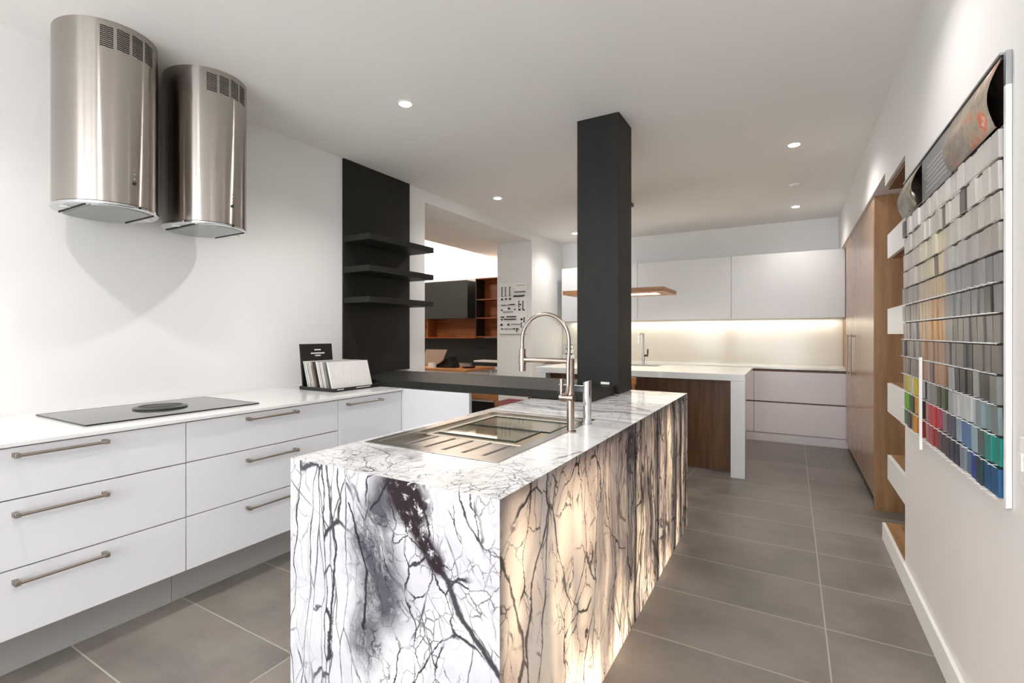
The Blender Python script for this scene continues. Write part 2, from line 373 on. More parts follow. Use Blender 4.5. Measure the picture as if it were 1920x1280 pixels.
# ------------------------------------------------------------------ left run: drawers, worktop
def bar_handle(parent, x, y0, y1, z):
    g = G().tube([(x, y0, z), (x, y1, z)], .006, 12)
    for y in (y0+.008, y1-.008): g.box(x-.036, x+.007, y-.008, y+.008, z-.008, z+.008)
    return obj('handle', g, M['nickel'], parent, .001)
def drawer_unit(name, label, y0, y1, zs, hy):
    t = thing(name, label, 'cabinet', (-2.8, (y0+y1)/2, 0), 'gloss white units under the left worktop')
    obj('carcass', B(XL+.01, -2.492, y0+.001, y1-.001, .186, .888), M['satin'], t)
    obj('kickboard', B(-2.625, -2.605, y0, y1, 0, .185), M['kick'], t)
    for (za, zb, hz) in zs:
        d = obj('drawer' if len(zs) > 1 else 'door', B(-2.490, -2.470, y0+.001, y1-.001, za+.001, zb-.001), M['gloss'], t, .0008)
        bar_handle(d, -2.437, hy[0], hy[1], hz)
    return t
Z3 = ((.186, .436, .392), (.439, .692, .640), (.695, .884, .857))
drawer_unit('drawer_cabinet', 'gloss white three-drawer base unit nearest the camera, left of the other units', .331, 1.214, Z3, (.624, .907))
drawer_unit('drawer_cabinet', 'gloss white three-drawer base unit between the first drawer unit and the narrow unit', 1.216, 2.098, Z3, (1.502, 1.795))
drawer_unit('base_cabinet', 'narrow gloss white base unit with one dark handle below the black sample stand', 2.100, 2.668, ((.186, .884, .850),), (2.161, 2.455))
tag(obj('kitchen_worktop', B(XL+.001, -2.455, .33, 2.668, .889, .906), M['stonewhite'], None, .002), 'thin white stone worktop running along the left wall under the range hoods', 'worktop')
tag(obj('support_panel', B(XL+.01, -1.87, 2.671, 2.705, 0, .902), plain('shaded_white_panel', '#cfcfd1', .3, var=.01), None, .002), 'plain white upright panel, greyed for shade, carrying the black breakfast bar', 'panel')  # white panel; its shadow under the bar is put into the colour
# hob
t = thing('induction_hob', 'long black glass induction hob with central round extractor on the left worktop', 'hob', (-2.88, 1.28, .907))
obj('glass_plate', G().box(-3.16, -2.605, .885, 1.66, .9065, .912), M['hob'], t, .0015)
obj('trim', G().ring((-3.162, -2.603, .883, 1.662), (-3.157, -2.608, .888, 1.657), .9062, .9126), M['blackgloss'], t)
g = G()
prof = [(.118, 0), (.120, .006), (.108, .011), (.098, .011), (.094, .004)]
obj('extractor_ring', g.lathe((-2.885, 1.295, .912), prof), plain('dark_steel_ring', '#50524d', .3, .6), t)
g = G().lathe((-2.885, 1.295, .9165), [(.092, 0), (.093, .002), (.07, .0075), (.05, .008)])
obj('extractor_cover', g, M['black'], t)
g = G()
for k in range(9): g.box(-2.640, -2.632, 1.07+k*.028, 1.082+k*.028, .9121, .9124)
obj('touch_control', g, M['alu'], t)
# ------------------------------------------------------------------ range hoods
def hood(yc, label):
    xc, b, a, z0, z1 = -2.999, .234, .204, 1.925, ZC-.001
    t = thing('range_hood', label, 'range hood', (xc, yc, 1.9), 'wall-hung steel range hoods')
    obj('body', G().lathe((xc, yc, 0), [(1, z0), (1, z1)], 96, b, a), M['hoodsteel'], t)
    obj('wall_bracket', B(XL+.001, xc, yc-.10, yc+.10, z0+.03, z1-.04), M['hoodsteel'], t)
    g = G().lathe((xc, yc, 0), [(1.0, z0-.018), (1.022, z0-.014), (1.022, z0-.004), (.99, z0)], 96, b, a)
    f = obj('base_rim', g, M['chrome'], t)
    cu = [(xc+b*.93*math.cos(q), yc+a*.93*math.sin(q)) for q in [k*PI/36 for k in range(72)]]
    g = G().prism([q for q in cu if abs(q[1]-yc) < .131], z0-.0215, z0-.0185)
    fl = obj('filter_panel', g, M['filter'], f)
    for s in (-1, 1): obj('filter_slot', B(xc-.152, xc+.154, yc+s*.139-.003, yc+s*.139+.003, z0-.0225, z0-.0183), M['hole'], f)
    for s in (-1, 1): obj('lamp', G().lathe((xc+.02, yc+s*.168, z0-.022), [(.018, 0), (.02, .003)], 20), M['white'], f)
    # four louvre blocks following the curve near the top
    for k in range(4):
        c0 = -.52+.30*k
        g = G()
        for row in range(11):
            zz = 2.645+row*.0092
            for c in range(1):
                aa, bb = c0, c0+.235
                pts = []
                for ang in (aa, (aa+bb)/2, bb):
                    pts.append((xc+(b+.0008)*math.cos(ang), yc+(a+.0008)*math.sin(ang)))
                for i in range(2):
                    (xa, ya), (xb, yb) = pts[i], pts[i+1]
                    dz = .004
                    g.hexa([(xa-.004, ya, zz+.004*(1-i)), (xa, ya, zz+.004*(1-i)), (xb, yb, zz+.002*(1-i)), (xb-.004, yb, zz+.002*(1-i)),
                            (xa-.004, ya, zz+.0055+.004*(1-i)), (xa, ya, zz+.0055+.004*(1-i)), (xb, yb, zz+.0055+.002*(1-i)), (xb-.004, yb, zz+.0055+.002*(1-i))])
        obj('vent_grille', g, M['hole'], t)
    ang = .12
    px, py = xc+b*math.cos(ang), yc+a*math.sin(ang)
    obj('control_button', G().cyl((px-.004, py, 2.03), (px+.004, py, 2.03), .008, 16), M['hole'], t)
    g = G()
    for k in (1, 2, 3): g.cyl((px-.004, py, 2.03+.022*k), (px+.0012, py, 2.03+.022*k), .0035, 10)
    obj('indicator', g, M['alu'], t)
    return t
hood(1.104, 'cylindrical brushed steel range hood on the left wall, nearer the camera')
hood(1.581, 'cylindrical brushed steel range hood on the left wall, the farther of two')
# ------------------------------------------------------------------ black wall panel, shelves, bar and column
tag(obj('wall_panel', B(XL+.001, XL+.02, 2.82, 3.63, .958, ZC-.002), M['bwood'], None, .001), 'tall black timber panel on the left wall behind the floating shelves', 'wall panel')
for z, l in ((2.070, 'topmost of the three black floating shelves on the tall black panel'), (1.8125, 'middle black floating shelf on the tall black wall panel'), (1.558, 'lowest of the three black floating shelves, just above the sample stand height')):
    tag(obj('floating_shelf', B(XL+.021, -2.95, 2.82, 3.63, z, z+.049), M['bwood'], None, .001), l, 'shelf', 'black floating shelves')
tag(obj('breakfast_bar', G().prism([(XL+.001, 2.68), (-1.012, 2.68), (-1.012, 3.135), (-1.30, 3.135), (-1.30, 3.43), (XL+.001, 3.43)], .906, .957), M['bwood'], None, .0012),
    'long black timber bar top spanning from the left wall to the marble island', 'bar')
tag(obj('square_column', B(-1.288, -.992, 3.142, 3.434, .9025, ZC-.001), M['bwood'], None, .0015), 'square black timber column standing on the marble island and reaching the ceiling', 'column')
tag(obj('label_card', B(-1.116, -1.056, 3.1385, 3.1412, .962, .978), M['white'], None), 'small white label stuck at the foot of the black column', 'label')
# ------------------------------------------------------------------ sample stand on the left worktop
t = thing('sample_display_stand', 'black countertop display stand with upright back board beside the black panel', 'display stand', (-2.85, 2.44, .907))
obj('tray', G().box(-3.03, -2.67, 2.235, 2.650, .9068, .914).ring((-3.03, -2.67, 2.235, 2.650), (-3.022, -2.678, 2.243, 2.642), .914, .930), M['black'], t, .001)
g = G().hexa([(-3.020, 2.25, .914), (-3.008, 2.25, .914), (-3.008, 2.525, .914), (-3.020, 2.525, .914), (-3.056, 2.25, 1.228), (-3.044, 2.25, 1.228), (-3.044, 2.525, 1.228), (-3.056, 2.525, 1.228)])
bb = obj('back_board', g, M['black'], t, .001)
def board_x(z): return -3.008-.036*(z-.914)/.314+.0008
g = G()
def strip(g, yc, w, z, h):
    n_ = max(1, int(w/.012))
    for k in range(n_):
        ya = yc-w/2+w*k/n_; yb = ya+w/n_*.84
        x0, x1 = board_x(z), board_x(z+h)
        g.hexa([(x0-.002, ya, z), (x0, ya, z), (x0, yb, z), (x0-.002, yb, z), (x1-.002, ya, z+h), (x1, ya, z+h), (x1, yb, z+h), (x1-.002, yb, z+h)])
strip(g, 2.395, .055, 1.180, .009); strip(g, 2.395, .12, 1.155, .009); strip(g, 2.395, .05, 1.138, .009); strip(g, 2.39, .095, 1.095, .005)
obj('printed_lettering', g, M['white'], bb)
g = G()
for ya, yb in ((2.262, 2.315), (2.43, 2.56)):
    k = ya
    while k < yb: g.box(-2.6695, -2.6688, k, k+.007, .918, .924); k += .0095
obj('tray_lettering', g, M['white'], t)
cards = [('#c9cac5', 'pale grey'), ('#d6d5cf', 'off-white'), ('#b9b3a6', 'beige'), ('#c4c0b6', 'sand'), ('#4b443d', 'dark brown'), ('#d9d5d2', 'white'), ('#cfc5c5', 'pale pink'), ('#bdb6ae', 'warm grey'), ('#d3cbc7', 'blush white'), ('#7d7d7c', 'mid grey'), ('#dcdad7', 'plain white')]
xs = [-2.972, -2.950, -2.930, -2.908, -2.880, -2.838, -2.818, -2.800, -2.782, -2.760, -2.722]
for i, ((c, nm), x) in enumerate(zip(cards, xs)):
    th = .012 if i < 10 else .014; dy = random.uniform(-.004, .004)
    g = G().hexa([(x, 2.262+dy, .9145), (x+th, 2.262+dy, .9145), (x+th, 2.622+dy, .9145), (x, 2.622+dy, .9145),
                  (x-.055, 2.262+dy, 1.105), (x-.055+th, 2.262+dy, 1.105), (x-.055+th, 2.622+dy, 1.105), (x-.055, 2.622+dy, 1.105)])
    where = 'frontmost' if i == 10 else ('rearmost' if i == 0 else '%s from the back board' % ['', 'second', 'third', 'fourth', 'fifth', 'sixth', 'seventh', 'eighth', 'ninth', 'tenth'][i])
    o = obj('stone_sample_tile', g, M['chip'], None, .0008, at=(x, 2.44, .9145)); o.color = lin(c)
    tag(o, '%s stone sample tile leaning in the black stand, %s' % (nm, where), 'sample tile', 'stone sample tiles in the black stand')
# ------------------------------------------------------------------ marble island
IX0, IX1, IY0, IY1, IZ = -1.40, -.61, 1.0, 3.44, .9
t = thing('kitchen_island', 'white marble waterfall island with black veins and a warm backlit side', 'kitchen island', (IX0, IY0, 0))
e = .02; zt = IZ-.0003      # mitred joints: every face runs right to the edge
obj('top_slab', G().ring((IX0, IX1, IY0, IY1), (-1.350, -.805, 1.295, 2.135), IZ-e, IZ, (IX0+e, IX1-e, IY0+e, IY1-e)), M['m_top'], t)
obj('front_panel', G().hexa([(IX0, IY0, 0), (IX1, IY0, 0), (IX1-e, IY0+e, 0), (IX0+e, IY0+e, 0), (IX0, IY0, zt), (IX1, IY0, zt), (IX1-e, IY0+e, zt-e), (IX0+e, IY0+e, zt-e)]), M['m_front'], t)
obj('side_panel', G().hexa([(IX1-e, IY0+e, .004), (IX1, IY0+.0003, .004), (IX1, IY1-.0003, .004), (IX1-e, IY1-e, .004), (IX1-e, IY0+e, zt-e), (IX1, IY0+.0003, zt), (IX1, IY1-.0003, zt), (IX1-e, IY1-e, zt-e)]), M['m_side'], t)
obj('end_panel', G().hexa([(IX0+e, IY1-e, 0), (IX1-e, IY1-e, 0), (IX1, IY1, 0), (IX0, IY1, 0), (IX0+e, IY1-e, zt-e), (IX1-e, IY1-e, zt-e), (IX1, IY1, zt), (IX0, IY1, zt)]), M['m_side'], t)
obj('cabinet_body', G().box(IX0+.01, IX0+.03, IY0+.021, IY1-.021, .0, IZ-.021).box(-.745, -.735, IY0+.021, IY1-.021, 0, IZ-.021), M['white'], t)
lg = G()
for k in range(12): lg.box(-.7345, -.731, 1.1+k*.2, 1.115+k*.2, .06, .84)
lg.box(-.70, -.64, IY0+.06, IY1-.06, .006, .012)
obj('led_strip', lg, emit('island_led', (1, .83, .62), 17), t)
# inset sink
t = thing('kitchen_sink', 'stainless steel inset sink with ridged drainer in the marble island', 'sink', (-1.08, 1.72, .9))
g = G().ring((-1.366, -.789, 1.279, 2.151), (-1.33, -.825, 1.315, 2.115), .9005, .9035)
obj('rim', g, M['sinksteel'], t, .001)
g = G().ring((-1.331, -.824, 1.314, 2.116), (-1.320, -.835, 1.326, 2.104), .885, .9025)
obj('inner_step', g, M['sinksteel'], t)
g = G().hexa([(-1.325, 1.32, .878), (-.83, 1.32, .878), (-.83, 1.575, .872), (-1.325, 1.575, .872), (-1.325, 1.32, .890), (-.83, 1.32, .890), (-.83, 1.575, .884), (-1.325, 1.575, .884)])
for k in range(5):
    x = -1.25+k*.085
    g.hexa([(x, 1.345, .888), (x+.012, 1.345, .888), (x+.012, 1.565, .882), (x, 1.565, .882), (x+.003, 1.35, .8935), (x+.009, 1.35, .8935), (x+.009, 1.557, .8885), (x+.003, 1.557, .8885)])
obj('drainer', g, M['sinksteel'], t, .002)
g = G()
bx0, bx1, by0, by1, bz = -1.30, -.86, 1.585, 2.085, .70
g.ring((-1.325, -.83, 1.575, 2.11), (bx0, bx1, by0, by1), .880, .886)
g.box(bx0-.004, bx0, by0, by1, bz, .884).box(bx1, bx1+.004, by0, by1, bz, .884).box(bx0, bx1, by0-.004, by0, bz, .884).box(bx0, bx1, by1, by1+.004, bz, .884).box(bx0-.004, bx1+.004, by0-.004, by1+.004, bz-.004, bz)
bw = obj('basin', g, M['basin'], t, .001)
obj('drain', G().lathe((-1.08, 1.84, bz), [(.045, 0), (.045, .003), (.03, .004), (.028, .001)]), M['chrome'], bw)
obj('overflow', G().cyl((bx0, 1.70, .84), (bx0+.003, 1.70, .84), .012, 16), M['hole'], bw)
M['glassedge'] = plain('dark_glass_edge', '#26302c', .1)
for (ya, yb, xa, xb, l) in ((1.600, 1.812, -1.272, -.905, 'near'), (1.818, 2.05, -1.272, -.865, 'far')):
    t2 = thing('glass_board', 'clear glass cutting board over the %s half of the sink basin' % l, 'cutting board', ((xa+xb)/2, (ya+yb)/2, .8867), 'glass boards over the sink')
    obj('pane', B(xa+.003, xb-.003, ya+.003, yb-.003, .888, .893), M['glass'], t2)
    obj('polished_edge', G().ring((xa, xb, ya, yb), (xa+.0029, xb-.0029, ya+.0029, yb-.0029), .8872, .8938), M['glassedge'], t2)
# sprung tap
fx, fy = -.783, 1.84
t = thing('kitchen_tap', 'tall brushed steel arched tap with pull-out spray beside the island sink', 'tap', (fx, fy, .9))
obj('base', G().lathe((fx, fy, .9005), [(.024, 0), (.024, .005), (.018, .007)], 32), M['bronze'], t)
obj('post', G().tube([(fx, fy, .905), (fx, fy, 1.200)], .0155, 28), M['bronze'], t, .001)
R = .1115; hx = fx-.002
pts = [(fx-.030, fy-.016, 1.052), (fx-.014, fy-.019, 1.056), (fx-.004, fy-.021, 1.068), (hx, fy-.021, 1.10), (hx, fy-.021, 1.18), (hx, fy-.012, 1.23)]
for k in range(0, 25):
    a = PI*k/24
    pts.append((hx-R+R*math.cos(a), fy-.012*(1-k/24), 1.272+R*math.sin(a)*1.0))
pts.append((hx-2*R, fy, 1.235))
obj('arched_hose', G().tube(pts, .0078, 16), M['bronze'], t)
sp = obj('spray_head', G().tube([(hx-2*R, fy, 1.140), (hx-2*R, fy, 1.146), (hx-2*R, fy, 1.23), (hx-2*R, fy, 1.236)], [.0142, .0145, .0145, .0142], 28), M['bronze'], t)
obj('holder_ring', G().tube([(hx-2*R, fy, 1.170), (hx-2*R, fy, 1.206)], .0162, 28), M['bronze'], t)
obj('support_arm', G().tube([(hx-2*R+.012, fy, 1.189), (fx, fy, 1.189)], .0105, 20), M['bronze'], t)
obj('valve_block', G().tube([(fx-.045, fy-.004, 1.040), (fx+.016, fy-.004, 1.040)], .0165, 24), M['bronze'], t, .001)
h = obj('lever', G().tube([(fx-.038, fy-.006, 1.04), (fx-.038, fy-.006, 1.115)], .0085, 16), M['bronze'], t)
obj('lever_tip', G().cyl((fx-.052, fy-.006, 1.058), (fx-.044, fy-.006, 1.058), .009, 14), M['black'], h)
# chrome filtered-water tap
cx, cy = -.787, 2.035
t = thing('water_tap', 'short chrome tap with slanted top and black-ended spout behind the arched tap', 'tap', (cx, cy, .9))
g = G(); n_ = 32; bot = []; top = []
for k in range(n_):
    a = 2*PI*k/n_; x = cx+.0185*math.cos(a); y = cy+.0185*math.sin(a)
    bot.append(g.bm.verts.new((x, y, .902))); top.append(g.bm.verts.new((x, y, 1.09+.35*(x-cx))))
g.bm.faces.new(bot[::-1]); g.bm.faces.new(top)
for k in range(n_):
    f = g.bm.faces.new((bot[k], bot[(k+1) % n_], top[(k+1) % n_], top[k])); f.smooth = True
obj('tap_body', g, M['chrome'], t, .001)
obj('base', G().lathe((cx, cy, .9005), [(.023, 0), (.023, .004), (.0185, .005)], 32), M['chrome'], t)
obj('spout', G().box(cx-.135, cx-.008, cy-.010, cy+.010, 1.0665, 1.072), M['chrome'], t, .002)
obj('spout_underside', G().box(cx-.130, cx-.012, cy-.0105, cy+.0105, 1.040, 1.066), M['blackgloss'], t, .002)
# ------------------------------------------------------------------ peninsula and back kitchen
t = thing('white_peninsula', 'white stone peninsula counter with wood-grain back panel in the far kitchen', 'counter', (-1.4, 5.3, 0))
PX0, PX1 = -2.457, -.36
obj('countertop', G().ring((PX0, PX1, 4.8, 5.9), (-1.87, -1.30, 5.47, 5.80), .876, .936), M['stonewhite'], t, .002)
obj('leg', B(PX1-.118, PX1, 4.8, 4.92, 0, .8755), M['stonewhite'], t, .002)
obj('leg', B(PX0, PX0+.12, 4.8, 4.92, 0, .8755), M['stonewhite'], t, .002)
obj('back_panel', B(PX0+.0, -.50, 5.03, 5.06, 0, .8755), M['wooddark'], t)
obj('cabinet', B(PX0, -.50, 5.062, 5.86, .1, .8755), M['lilac'], t)
obj('sink_basin', G().box(-1.87, -1.30, 5.47, 5.80, .83, .84).ring((-1.875, -1.295, 5.465, 5.805), (-1.86, -1.31, 5.48, 5.79), .84, .938), M['sinksteel'], t)
tx, ty = -1.54, 5.70
t = thing('square_spout_tap', 'slim square-spouted steel tap on the white peninsula right of the black column', 'tap', (tx, ty+.13, .936))
ty += .13
obj('tap_body', G().tube([(tx, ty, .9365), (tx, ty, 1.06)], .016, 16).tube([(tx, ty, 1.06), (tx, ty, 1.30)], .010, 16), M['alu'], t)
obj('spout', G().box(tx-.012, tx+.012, ty-.20, ty+.008, 1.292, 1.312).box(tx-.012, tx+.012, ty-.20, ty-.178, 1.20, 1.30), M['alu'], t, .002)
obj('lever', G().box(tx+.01, tx+.055, ty-.010, ty+.01, 1.03, 1.055).box(tx+.045, tx+.060, ty-.010, ty+.01, 1.055, 1.12), M['black'], t, .002)
# back base units
xb0 = -3.26
edges = [xb0, -2.30, -1.35, -.40, .56]
names = ['leftmost of the row by the corner', 'second from the left corner', 'directly behind the peninsula sink', 'rightmost one, fully visible beside the wood pantry']
for i in range(4):
    a, b = edges[i], edges[i+1]
    t = thing('back_drawer_unit', 'pale handleless drawer unit on the back wall, '+names[i], 'cabinet', ((a+b)/2, 6.9, 0), 'pale base units along the back wall')
    obj('carcass', B(a+.001, b-.001, 6.672, YB-.01, .104, .878), M['wooddark'], t)
    obj('kickboard', B(a, b, 6.66, 6.68, 0, .100), M['lilac'], t)
    obj('drawer', B(a+.0015, b-.0015, 6.65, 6.67, .106, .472), M['lilac'], t, .0012)
    obj('drawer', B(a+.0015, b-.0015, 6.65, 6.67, .489, .848), M['lilac'], t, .0012)
tag(obj('back_worktop', B(xb0, .56, 6.635, YB-.002, .8785, .900), M['stonewhite'], None, .002), 'thin white stone worktop along the back wall under the wall cupboards', 'worktop')
tag(obj('splashback', B(xb0, .558, YB-.012, YB-.001, .9005, 1.507), plain('cream_glass_splashback', '#dcd7cc', .15, var=.01), None), 'glossy cream splashback panel between back worktop and wall cupboards', 'splashback')
ue = [-3.13, -1.935, -.690, .557]
un = ['left part near the corner', 'middle one partly behind the black column', 'rightmost one beside the wood pantry']
for i in range(3):
    t = thing('wall_cupboard', 'white handleless wall cupboard over the back splashback, '+un[i], 'cupboard', ((ue[i]+ue[i+1])/2, 7.15, 1.5), 'white wall cupboards on the back wall')
    obj('carcass', B(ue[i]+.001, ue[i+1]-.001, 7.021, YB-.001, 1.508, 2.325), M['satin'], t)
    obj('door', B(ue[i]+.002, ue[i+1]-.002, 7.0, 7.019, 1.498, 2.322), M['satin'], t, .0012)
# bowls / steel jars on the back counter (left of the column)
for k, (z, r, l) in enumerate(((.901, .10, 'bottom'), (.985, .095, 'middle'), (1.069, .09, 'top'))):
    g = G().lathe((-3.0, 6.98, z), [(r*.55, 0), (r*.85, .02), (r, .075), (r*.96, .0825)], 28)
    tag(obj('steel_bowl', g, M['chrome'], None), 'shiny steel bowl seen beside the arched tap, %s of the stack' % l, 'bowl', 'stacked steel bowls on the back worktop')
# pantry
t = thing('tall_pantry_cabinet', 'tall walnut wood-grain pantry cabinet on the right with long bar handles', 'cabinet', (.85, 5.4, 0))
obj('side_panel', B(.531, 1.135, 4.45, 4.475, 0, 2.318), M['wood'], t, .001)
obj('carcass', B(.556, 1.135, 4.477, 6.60, .09, 2.316), M['wood'], t)
obj('kickboard', B(.60, .615, 4.477, 6.60, 0, .089), M['black'], t)
obj('side_panel', B(.556, 1.135, 6.605, 6.63, 0, 2.316), M['wood'], t, .001)
for ya, yb, hy in ((4.478, 5.838, 5.66), (5.842, 6.60, 5.98)):
    d = obj('door', B(.531, .5545, ya, yb, .088, 2.316), M['wood_door'], t, .001)
    obj('handle', G().tube([(.492, hy, .895), (.492, hy, 1.295)], .008, 14).cyl((.492, hy, .91), (.5315, hy, .91), .006, 10).cyl((.492, hy, 1.28), (.5315, hy, 1.28), .006, 10), M['nickel'], d)
tag(obj('timber_filler', B(.5605, .625, 6.64, YB-.002, .0, 2.318), M['wood'], None, .001), 'narrow upright walnut filler panel between pantry and back wall cupboards', 'panel')
# niche shelving on the right wall
shelf_labels = ['lowest white-fronted walnut shelf at floor level at the right wall end', 'white-fronted walnut shelf at knee height beyond the sample board', 'white-fronted walnut shelf at hip height beyond the sample board', 'white-fronted walnut shelf at chest height beyond the sample board', 'white-fronted walnut shelf above eye level beyond the sample board', 'topmost walnut panel tucked under the white bulkhead']
for i, (za, zb) in enumerate(((.0, .108), (.385, .540), (.810, .995), (1.300, 1.463), (1.775, 1.930))):
    xf = .50 if i == 0 else .527
    t = thing('display_shelf', shelf_labels[i], 'shelf', (.8, 3.54, za), 'white-fronted shelves at the end of the right wall')
    obj('shelf_box', B(xf+.018, 1.139, 3.2275, 3.85, za+.001, zb), M['woodh'], t, .001)
    obj('front_panel', B(xf, xf+.0175, 3.2275, 3.852, za, zb-.004), M['white'], t, .001)
tag(obj('display_shelf', B(.530, 1.139, 3.2275, 3.848, 2.212, 2.2345), M['wooddark'], None), shelf_labels[5], 'shelf', 'white-fronted shelves at the end of the right wall')
struct('wall_end', B(.6205, 1.3, 3.1, 3.2265, 0, 2.2345), M['wall_r'])
# wall switch
t = thing('wall_switch', 'white wall switch plate at the right edge beside the sample board', 'switch', (XR, 1.66, .98))
pl = obj('plate', B(XR-.012, XR-.0005, 1.585, 1.716, .915, 1.04), M['white'], t, .003)
for y in (1.62, 1.66, 1.70): obj('rocker', B(XR-.0165, XR-.012, y-.010, y+.010, .955, 1.0), M['paper'], t, .001)
# ------------------------------------------------------------------ colour sample board
t = thing('sample_board', 'white wall-mounted display board holding rows of colour samples on right wall', 'display board', (.5, 2.43, 1.4))
obj('back_panel', B(.5058, XR-.001, 1.8185, 3.150, .824, 2.063), M['white'], t, .001)
obj('side_frame', B(.5015, XR-.001, 1.800, 1.818, .831, 1.974), M['white'], t, .001)
obj('corner_cap', B(.5015, XR-.001, 1.800, 1.818, 1.9745, 2.066), M['alu'], t, .001)
obj('top_rail', G().box(.494, XR-.001, 1.8185, 3.150, 2.0635, 2.070), M['alu'], t, .001)
obj('shade_backing', B(.5038, .5057, 1.821, 3.14, .85, 1.870), plain('chip_gap_shade', '#2c2825', .6), t)  # dark sheet stands in for the shadow in gaps between chips
obj('black_header', B(.5032, .5057, 1.821, 3.145, 1.874, 2.062), M['blackgloss'], t)
obj('divider_post', B(.477, .487, 2.684, 2.698, .803, 1.200), M['white'], t, .001)
def curl(name, mat, y0, y1, z0, z1, bulge, label):
    g = G(); N = 14; rows = []
    for i in range(N+1):
        f = i/N; z = z1+(z0-z1)*f
        x = .499-bulge*math.sin(f*PI*.93)**1.2-.004*f
        rows.append([g.bm.verts.new((x, y0+.012*f, z)), g.bm.verts.new((x, y1-.02*f, z))])
    for i in range(N):
        f = g.bm.faces.new((rows[i][0], rows[i][1], rows[i+1][1], rows[i+1][0])); f.smooth = True
    o = obj(name, g, mat, None); s = o.modifiers.new('thick', 'SOLIDIFY'); s.thickness = .0008
    return tag(o, label, 'leaflet', 'curling leaflets at the top of the sample board')
curl('curled_leaflet', M['poster_red'], 1.826, 2.30, 1.872, 2.060, .026, 'curling printed leaflet with orange and grey picture, near end of the board top')
curl('curled_leaflet', M['poster_green'], 2.79, 3.14, 1.880, 2.060, .030, 'curling grey-green printed leaflet at the far end of the board top')
g = G(); tp = obj('text_panel', B(.4995, .5025, 2.31, 2.76, 1.876, 2.058), plain('grey_text_sheet', '#77777b', .4), t)
for k in range(6): g.box(.4988, .4996, 2.36, 2.70-.02*(k % 3), 1.905+k*.019, 1.9095+k*.019)
obj('printed_lines', g, plain('pale_grey_print', '#b9b9bc', .5), tp)
NR, NC = 12, 22
Z1, PH = 1.870, .0852; Y0, PW = 1.823, .0598
stops = [  # colours along each row from the far end to the near end
 ['#dcdbd7', '#dcdad4', '#d5d2cd', '#dad6cf', '#d9d6d2', '#d6d2cd', '#d3d0cb'],
 ['#cdc9c1', '#cfc9bf', '#dbd9d2', '#d2cbc0', '#d9d5ce', '#d6d3cd', '#cfccc6'],
 ['#c6beb2', '#c0b6a8', '#d6cdb4', '#d8cfb3', '#cdc8bf', '#cac5bd', '#c4beb6'],
 ['#b6aea5', '#bfb6aa', '#c9bda8', '#d6c7a6', '#b9b7b2', '#b5b0a9', '#b0a8a1'],
 ['#9a9490', '#a79f9a', '#cbb79c', '#d3ba95', '#9fa09f', '#9a9a99', '#8c8a88'],
 ['#a49e98', '#8f7871', '#c9b08c', '#cfa577', '#8a8c8d', '#7d7f80', '#77767a'],
 ['#908982', '#8a848a', '#c09266', '#d09a5a', '#7b7775', '#736f6e', '#6f6a6a'],
 ['#857d77', '#7f7771', '#a9805f', '#9d7555', '#6e6a69', '#696564', '#665f60'],
 ['#7e766f', '#786f6c', '#b98c6c', '#b58763', '#5f6462', '#5a5e5c', '#616361'],
 ['#6f665f', '#6c625d', '#85604c', '#6e665c', '#8b8f8e', '#4a4a48', '#a9adac'],
 ['#c9bb63', '#dcc22d', '#8a8f8e', '#55554f', '#3a3a34', '#c9cdcf', '#8fa2a6'],
 ['#6fb52c', '#3b3835', '#e0a92e', '#c21f2b', '#8e8487', '#484457', '#27968c']]
special10 = dict(enumerate(['#c9bb63', '#c4b562', '#cfc47e', '#d9d3b0', '#dcc42a', '#d8bd28', '#c9cbca', '#c9cbca', '#8b8f8d', '#7e817e', '#8b8d88', '#23251f', '#4a5a30', '#2f2d28', '#a9adac', '#c8ccce', '#d0d6d8', '#d3dadd', '#ccd6da', '#8ea0a6', '#86989e', '#7d8f90']))
row10 = ['#67b22b', '#6fb830', '#5b4a3b', '#26231f', '#e0ac2e', '#e3a72a', '#4a3d30', '#c9cbca', '#b7242b', '#c81e2c', '#cf2030', '#b23a57', '#8e8589', '#4b4456', '#474c66', '#a9bac8', '#4f80bc', '#5b86ba', '#a5c3cd', '#5d6a66', '#1d938a', '#159488']
row11 = ['#3c8a48', '#3a7a42', '#4a4038', '#5b4a3b', '#e09a3c', '#a5331f', '#b23a26', '#c9cbca', '#b0242e', '#a8232b', '#a3252f', '#5d3543', '#43343f', '#3a3140', '#2e3248', '#2b3450', '#8a9aa8', '#5f7d95', '#1e46b0', '#24454f', '#1b5e8d', '#1a5c8c']
def cname(h):
    r, g_, b = (int(h[i:i+2], 16) for i in (1, 3, 5)); m = max(r, g_, b); mn = min(r, g_, b); sat = (m-mn)/max(m, 1)
    lum = .3*r+.59*g_+.11*b
    tone = 'dark' if lum < 85 else ('pale' if lum > 170 else 'mid')
    if sat < .10: hue = 'grey' if lum < 195 else 'white'
    elif m == r and g_ > b*1.25 and g_ > r*.78: hue = 'yellow' if sat > .45 else 'cream'
    elif m == r and g_ > b*1.1: hue = 'orange' if sat > .55 else ('tan' if lum > 110 else 'brown')
    elif m == r: hue = 'red' if sat > .5 else 'mauve grey'
    elif m == g_: hue = 'green' if sat > .3 else 'green grey'
    else: hue = ('teal' if g_ > r*1.9 and g_ > b*.7 else 'blue') if sat > .3 else 'blue grey'
    return '%s %s' % (tone, hue)
ordn = ['first', 'second', 'third', 'fourth', 'fifth', 'sixth', 'seventh', 'eighth', 'ninth', 'tenth', 'eleventh', 'twelfth', 'thirteenth', 'fourteenth', 'fifteenth', 'sixteenth', 'seventeenth', 'eighteenth', 'nineteenth', 'twentieth', 'twenty-first', 'twenty-second']
def mixhex(a, b, f):
    return '#'+''.join('%02x' % int(int(a[i:i+2], 16)*(1-f)+int(b[i:i+2], 16)*f) for i in (1, 3, 5))
chip_mesh = {}
